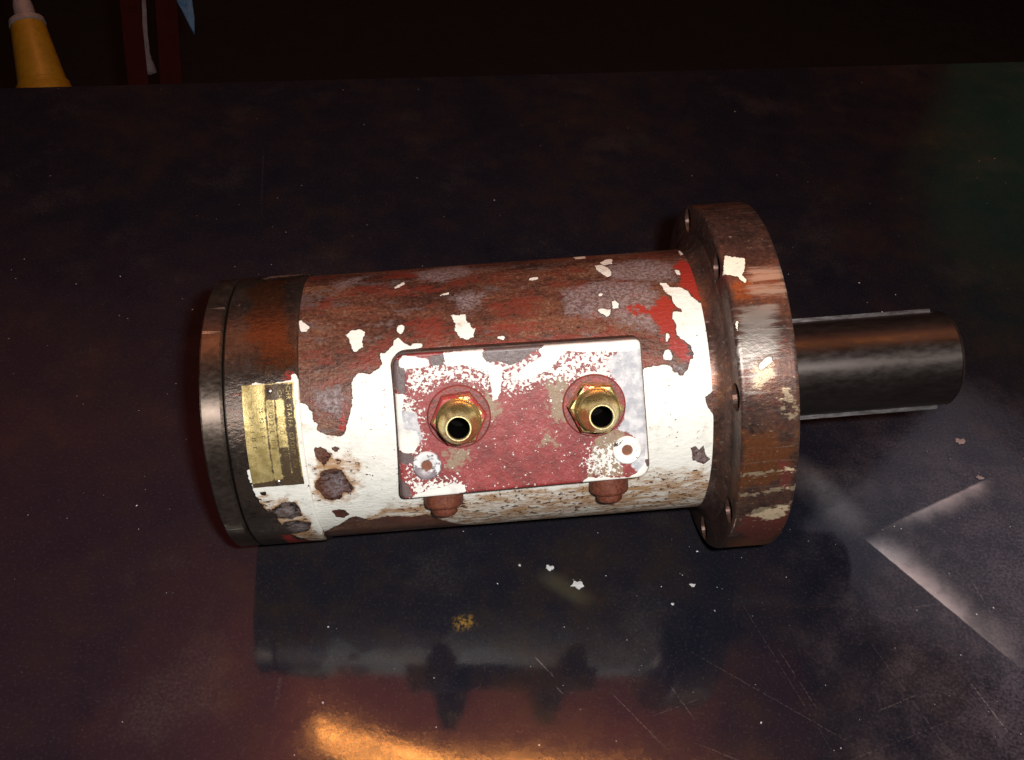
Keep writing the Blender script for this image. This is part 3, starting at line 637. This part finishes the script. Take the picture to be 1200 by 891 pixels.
# port block: a flat rectangular pad with rounded corners, facing front-up
PH = R(37.5); NB = Vector((0, -math.cos(PH), math.sin(PH))); TB = Vector((0, math.sin(PH), math.cos(PH))); HB = 0.106
def bp(s, w, h): return Vector((s, 0, 0)) + TB * w + NB * h
def rounded(corners, rad, per=10, edge=0.0014):
    pts = []; n = len(corners)
    for i in range(n):
        p, a, b = (Vector(corners[i]), Vector(corners[i - 1]), Vector(corners[(i + 1) % n])); r = rad[i]
        d0 = (a - p).normalized(); d1 = (b - p).normalized()
        for k in range(per + 1):
            t = k / per; A = p + d0 * r * (1 - t); B = p + d1 * r * t; pts.append(A * (1 - t) + B * t)
    out = []
    for a, b in zip(pts, pts[1:] + pts[:1]):
        k = max(1, int((b - a).length / edge)); out += [a.lerp(b, i / k) for i in range(k)]
    return out
def block_mesh():
    ol = rounded([(0.1302, -0.0503), (0.3006, -0.0483), (0.2988, 0.0469), (0.1326, 0.0488)], [0.004, 0.010, 0.004, 0.009])
    cx_ = sum((p for p in ol), Vector((0, 0))) / len(ol)
    rows = [(0.0, 0.074), (0.0, 0.1015), (0.0, 0.1046), (0.0005, 0.1056), (0.0014, HB)]
    V, F = [], []; n = len(ol)
    def ring(f): V.extend(f(p) for p in ol)
    for ins, h in rows:
        ring(lambda p: bp(*(p + (cx_ - p).normalized() * ins), h))
    K = 46
    for k in range(1, K + 1):
        t = k / K * 0.995
        ring(lambda p: bp(*((p + (cx_ - p).normalized() * 0.0014).lerp(cx_, t)), HB))
    m = len(rows) + K
    for j in range(m - 1):
        for i in range(n):
            i2 = (i + 1) % n; F.append((j * n + i, j * n + i2, (j + 1) * n + i2, (j + 1) * n + i))
    F.append(tuple(range((m - 1) * n, m * n)))
    me = mesh('port_block', V, F); bm = bmesh.new(); bm.from_mesh(me); bmesh.ops.recalc_face_normals(bm, faces=bm.faces); bm.to_mesh(me); bm.free(); return me
o = link('port_block', block_mesh(), M['block'], motor); v = coords(o)
P2 = np.c_[v[:, 0], v @ np.array(TB)] * 1000
for nme in ('white', 'grey', 'dark', 'speck', 'stain'): store(o, nme, poly_sdf(P2, BLOCK_PAINT[nme]))
sharp(o, 50); block = o
def gasket_mesh():
    ol = rounded([(0.1290, -0.0512), (0.3016, -0.0492), (0.2998, 0.0480), (0.1313, 0.0499)], [0.005, 0.011, 0.005, 0.010], edge=0.01); n = len(ol)
    V = [bp(p.x, p.y, h) for h in (0.076, 0.1019) for p in ol]
    return mesh('gasket', V, [(i, (i + 1) % n, n + (i + 1) % n, n + i) for i in range(n)] + [tuple(range(n, 2 * n))])
link('gasket', gasket_mesh(), M['gasket'], block, False)
# countersunk socket screws in the block
for s, w, mk in ((0.1492, -0.0277, 'screw_grey'), (0.2857, -0.0281, 'screw_white')):
    sc_ = link('screw', lathe('screw', [(-0.001, 0.0097), (0.0016, 0.0097), (0.0024, 0.0089), (0.0024, 0.0044), (0.0020, 0.0038), (0.0002, 0.0036)], bp(s, w, HB), NB, 48), M[mk], block)
    sharp(sc_, 35)
    link('socket', lathe('socket', [(0.0004, 0.0038), (0.0004, 0)], bp(s, w, HB), NB, 24), M['socket'], sc_, False)
# rusty plugs screwed into the lower side of the block
for s in (0.1578, 0.2742):
    p = link('side_plug', lathe('side_plug', [(0.0, 0.0138), (0.0295, 0.0138), (0.0315, 0.0130), (0.0325, 0.0115), (0.0328, 0.0092), (0.0372, 0.0088), (0.0385, 0.0075), (0.0388, 0.0)], bp(s, -0.030, 0.0865), -TB, 40), M['plug'], block)
    sharp(p, 45)
# brass adapters in the two ports
for s, w, mk, spin in ((0.1735, 0.0042, 'hex_painted', R(4)), (0.2650, 0.0044, 'hex_brass', R(-6))):
    c = bp(s, w, 0)
    body = link('port_fitting', lathe('port_fitting', [(0.118, 0.0072), (0.1195, 0.0150), (0.1230, 0.0150), (0.1240, 0.0138), (0.1250, 0.0145), (0.1260, 0.0138), (0.1270, 0.0145), (0.1280, 0.0138), (0.1290, 0.0144), (0.1300, 0.0134), (0.1335, 0.0134),
                 (0.1345, 0.0126), (0.1440, 0.0090), (0.1452, 0.0088)], c, NB, 64), M['brass'], motor)
    sharp(body, 28)
    sharp(link('nozzle_rim', lathe('nozzle_rim', [(0.1448, 0.0087), (0.1474, 0.0085), (0.1480, 0.0081), (0.1480, 0.0074), (0.1472, 0.0070), (0.1440, 0.0069)], c, NB, 48), M['rim'], body), 40)
    hu = Matrix.Rotation(spin, 3, NB) @ Vector((1, 0, 0))
    link('hexagon_collar', lathe('hexagon_collar', [(0.1068, 0.0188), (0.1178, 0.0188), (0.1195, 0.0172), (0.1197, 0.0135)], c, NB, 6, u=hu), M[mk], body, False)
    sharp(link('spot_face', lathe('spot_face', [(0.104, 0.0216), (0.1066, 0.0216), (0.1075, 0.0206), (0.1075, 0.009)], c, NB, 64), M['collar'], body), 40)
    link('bore_shade', lathe('bore_shade', [(0.1462, 0.0069), (0.1078, 0.0066), (0.1078, 0)], c, NB, 32), M['dark'], body, False)  # near-black sleeve and disc, shade of a deep bore put into the colour

# brass name plate bent round the rear housing
NP = dict(s0=0.0293, s1=0.0640, t0=17.0, t1=57.2)
def np_pt(s, t, h): t = R(t); return Vector((s, -math.cos(t) * (RC + h), math.sin(t) * (RC + h)))
def nameplate_mesh():
    A = steps(NP['s0'], NP['s1'], 0.0006); T = steps(NP['t0'], NP['t1'], 0.5); V, F = [], []
    na, nt = len(A), len(T)
    for h in (0.0011, 0.0001):
        for i, s in enumerate(A):
            for j, t in enumerate(T):
                e = 0.0004 * math.sin(i * 0.31 + j * 0.05) * (1 if h > 0.0005 else 0) * 0.3
                V.append(np_pt(s, t, h + e))
    for i in range(na - 1):
        for j in range(nt - 1):
            q = (i * nt + j, (i + 1) * nt + j, (i + 1) * nt + j + 1, i * nt + j + 1); F.append(q)
    top = lambda i, j: i * nt + j
    bot = lambda i, j: na * nt + i * nt + j
    for i in range(na - 1):
        F.append((top(i, 0), bot(i, 0), bot(i + 1, 0), top(i + 1, 0))); F.append((top(i, nt - 1), top(i + 1, nt - 1), bot(i + 1, nt - 1), bot(i, nt - 1)))
    for j in range(nt - 1):
        F.append((top(0, j), top(0, j + 1), bot(0, j + 1), bot(0, j))); F.append((top(na - 1, j), bot(na - 1, j), bot(na - 1, j + 1), top(na - 1, j + 1)))
    return mesh('nameplate', V, F)
npo = link('nameplate', nameplate_mesh(), M['nameplate'], motor); sharp(npo, 40)
v = coords(npo); k = RC * 1000 * math.pi / 180
P2 = np.c_[v[:, 0] * 1000, np.degrees(np.arctan2(v[:, 2], -v[:, 1])) * k]
bars = [[(44.0, 19), (45.0, 19), (45.0, 52), (44.0, 52)], [(50.4, 19), (51.4, 19), (51.4, 52), (50.4, 52)], [(57.0, 19), (57.8, 19), (57.8, 56), (57.0, 56)],
        [(44.5, 51), (57, 51), (57, 57), (44.5, 57)], [(29, 16), (65, 16), (65, 20.5), (29, 19)], [(57.2, 18), (63.4, 18), (63.4, 56.5), (57.2, 56.5)], [(51.2, 19), (57, 19), (57, 33), (51.2, 33)]]
store(npo, 'dark', poly_sdf(P2, [[(a, b * k) for a, b in p] for p in bars]))
def lettering(txt, s_base, size, t_start, mat):
    cu = bpy.data.curves.new('lettering', 'FONT'); cu.body = txt; cu.size = size; cu.extrude = 0.00018; cu.space_character = 1.12
    ob = bpy.data.objects.new('lettering', cu); COL.objects.link(ob)
    dg = bpy.context.evaluated_depsgraph_get(); me = bpy.data.meshes.new_from_object(ob.evaluated_get(dg)); bpy.data.objects.remove(ob, do_unlink=True)
    me.materials.clear()
    for vv in me.vertices:
        x, y, z = vv.co; vv.co = np_pt(s_base + y, t_start - math.degrees(x / RC), 0.00125 + z)
    return link('lettering', me, mat, npo, False)
lettering('CHR  STAFFA  GROUP  CO', 0.0588, 0.0043, 56.0, M['letter_bright'])
lettering('CHSSF 2501  D  C  S II', 0.0530, 0.0042, 54.5, M['letter_bright'])
lettering('SI  1012  L  1  1', 0.0462, 0.0044, 50.5, M['letter'])
lettering('  25  82  L  T', 0.0400, 0.0038, 50.0, M['letter'])
lettering('     2  1  1  IS  T', 0.0335, 0.0038, 49.0, M['letter'])
for s, t in ((0.0478, 54.6), (0.0470, 18.6)):
    p = np_pt(s, t, 0.0009); nn = Vector((0, p.y, p.z)).normalized()
    link('rivet', lathe('rivet', [(0, 0.0024), (0.0006, 0.0022), (0.0011, 0.0012), (0.0013, 0)], p, nn, 20), M['rivet'], npo)

# ------------------------------------------------------------------ paint flakes on the bench
def flake(size, seed, z0=0.0004):
    r = random.Random(seed); n = 13; V, F = [], []
    rad = [size * r.uniform(0.55, 1.0) for _ in range(n)]; rad[3] *= 0.5; rad[8] *= 0.6
    for z in (0, 0.0005):
        for i in range(n):
            t = 2 * math.pi * i / n; V.append((rad[i] * math.cos(t), 0.75 * rad[i] * math.sin(t), z + r.uniform(0, 0.0004)))
    V.append((0, 0, 0.0012)); F.append(tuple(range(n))[::-1])
    for i in range(n):
        j = (i + 1) % n; F.append((i, j, n + j, n + i)); F.append((n + i, n + j, 2 * n))
    return mesh('paint_flake', V, F)
def flake_thing(x, y, size, seed, label, mk='flake', rz=0.0):
    o = link('paint_flake', flake(size, seed), M[mk], smooth=False); o.location = (x, y, 0.0003); o.rotation_euler.z = rz
    tag(o, label, 'paint flake', 'paint flakes on the bench')
flake_thing(.276, -.063, .0065, 3, 'largest white crumb of paint on the bench in front of the motor', rz=.2)
flake_thing(.2535, -.0495, .0042, 5, 'small white paint crumb just left of and behind the largest crumb')
flake_thing(.369, -.054, .0030, 8, 'small white paint crumb on the bench just left of the flange foot')
flake_thing(.629, .128, .0065, 11, 'dull pinkish paint flake on the bench below the tip of the shaft', 'flake_pink')
flake_thing(.672, .040, .0050, 13, 'pale oval paint flake at the right edge of the bench view', 'flake_pink')
flake_thing(.6365, .086, .0040, 15, 'small pale flake at the upper end of the painted V-shaped reflection', 'flake_pink')
def crumbs():
    r = random.Random(21); V, F = [], []
    for _ in range(150):
        x, y = r.uniform(-.15, .72), r.uniform(-.24, .40)
        if r.random() < 0.55: x, y = r.uniform(.20, .70), r.uniform(-.22, .12)
        if -0.03 < y - x * 0.14 + 0.0 < 0.22 and -0.02 < x < 0.58 and y > 0.02: continue
        s = 0.00045 * math.exp(r.gauss(0, 0.45)); b = len(V); t0 = r.uniform(0, 6)
        for i in range(5): V.append((x + s * r.uniform(.6, 1.2) * math.cos(t0 + i * 1.2566), y + s * r.uniform(.6, 1.2) * math.sin(t0 + i * 1.2566), 0.0001))
        V.append((x, y, 0.0001 + s * 0.8))
        for i in range(5): F.append((b + i, b + (i + 1) % 5, b + 5))
    return mesh('paint_dust', V, F)
o = link('paint_dust', crumbs(), M['flake'], smooth=False); o['kind'] = 'stuff'; o['label'] = 'tiny pale specks of paint dust scattered over the bench'; o['category'] = 'dust'

# ------------------------------------------------------------------ things behind the bench
def at(px, py, dist):
    """a point seen at a photograph pixel, at a distance (used once to lay these out)"""
    u, v = (px - 600) / 1205.056, -(py - 445.5) / 1205.056
    c, s = math.cos(ROLL), math.sin(ROLL); u, v = c * u - s * v, s * u + c * v
    d = Vector((u, math.cos(PITCH) + v * math.sin(PITCH), -math.sin(PITCH) + v * math.cos(PITCH))).normalized()
    return CAM + d * dist
top = at(31, 24, 1.66); botm = at(58, 130, 1.60); axis = (botm - top).normalized()
L = (botm - top).length
conn = thing('cable_connector', 'yellow industrial cable connector hanging by its grey cable behind the bench', 'connector')
conn.location = botm
T = Matrix.Translation(-botm)
def cpart(name, prof, mat):
    me = lathe(name, prof, top, axis, 40); me.transform(T); return sharp(link(name, me, M[mat], conn), 35)
cpart('shell', [(0.008, 0.0), (0.008, 0.0225), (0.012, 0.0235), (L * 0.45, 0.0285), (L * 0.72, 0.0325), (L * 0.735, 0.0355), (L * 0.78, 0.0360), (L * 0.80, 0.0375), (L * 1.05, 0.0415), (L * 1.05, 0.034), (L * 0.9, 0.034), (L * 0.9, 0.0)], 'yellow')
cpart('gland_nut', [(0.0, 0.012), (0.001, 0.0235), (0.008, 0.0245), (0.0095, 0.0225), (0.0095, 0.0)], 'cable')
me = lathe('cable', [(-1.0, 0.011), (-0.03, 0.0115), (-0.02, 0.0135), (0.001, 0.0145)], top, axis, 20); me.transform(T); link('cable', me, M['cable'], conn)
def post(name, xl0, xl1, xr0, xr1, dist, label):
    a = at((xl0 + xr0) / 2, 0, dist); b = at((xl1 + xr1) / 2, 97, dist - 0.06); ax_ = (a - b).normalized()
    side = (at(xr0, 0, dist) - at(xl0, 0, dist)); w = side.length; side = (side - ax_ * side.dot(ax_)).normalized(); back = side.cross(ax_).normalized()
    if back.y < 0: back = -back
    base = b - ax_ * ((b.z + 0.9) / ax_.z); top_ = base + ax_ * 2.3
    pr = [(-w / 2, 0), (w / 2, 0), (w / 2, 0.05), (w / 2 - 0.006, 0.05), (w / 2 - 0.006, 0.006), (-w / 2 + 0.006, 0.006), (-w / 2 + 0.006, 0.05), (-w / 2, 0.05)]
    V = [q + side * x + back * y - base for q in (base, top_) for x, y in pr]; n = len(pr)
    F = [(i, (i + 1) % n, n + (i + 1) % n, n + i) for i in range(n)] + [tuple(range(n))[::-1], tuple(range(n, 2 * n))]
    me = mesh(name, V, F); bm = bmesh.new(); bm.from_mesh(me); bmesh.ops.recalc_face_normals(bm, faces=bm.faces); bm.to_mesh(me); bm.free()
    o = link(name, me, M['redpost'], smooth=False); o.location = base
    tag(o, label, 'steel post', 'dark red posts behind the bench')
post('steel_post', 140, 149, 164, 175, 1.95, 'dark red steel channel post nearer the yellow connector, behind the bench')
post('steel_post', 182, 188, 207, 213, 1.93, 'dark red steel channel post beside the blue cloth, behind the bench')
def hanging_sheet(name, outline_px, dist, mat, label, cat, thick=0.004, fold=0.010):
    """a limp piece of cloth or paper with folds and thickness"""
    pts = [at(x, y, dist) for x, y in outline_px]; c = sum(pts, Vector()) / len(pts)
    nrm = (CAM - c).normalized(); V, F = [], []; n = len(pts); K = 6
    for side in (1, -1):
        for k_ in range(K):
            t = 1 - k_ / K
            for i, p in enumerate(pts):
                q = c.lerp(p, t); V.append(q + nrm * (side * thick / 2 * (0.3 + 0.7 * (1 - t)) + fold * math.sin(9 * i / n * 3 + k_ * 0.9) * (1 - t)) - c)
        V.append(nrm * (side * thick / 2))
    S = n * K + 1
    for sd in range(2):
        b = sd * S
        for k_ in range(K - 1):
            for i in range(n):
                j = (i + 1) % n; F.append((b + k_ * n + i, b + k_ * n + j, b + (k_ + 1) * n + j, b + (k_ + 1) * n + i))
        for i in range(n): F.append((b + (K - 1) * n + i, b + (K - 1) * n + (i + 1) % n, b + n * K))
    for i in range(n): j = (i + 1) % n; F.append((i, j, S + j, S + i))
    me = mesh(name, V, F); bm = bmesh.new(); bm.from_mesh(me); bmesh.ops.recalc_face_normals(bm, faces=bm.faces); bm.to_mesh(me); bm.free()
    o = link(name, me, M[mat]); o.location = c; tag(o, label, cat)
hanging_sheet('cloth', [(198, -30), (210, -40), (222, -30), (225, 0), (228, 22), (228, 41), (222, 30), (213, 12), (206, 0)], 2.02, 'bluecloth', 'pale blue cloth corner hanging beside the dark red post', 'cloth')
hanging_sheet('paper_strip', [(166, 0), (171, 0), (173, 40), (177, 68), (184, 85), (176, 88), (170, 87), (168, 60)], 2.06, 'paper', 'whitish paper strip hanging between the two dark red posts', 'paper', 0.002, 0.004)
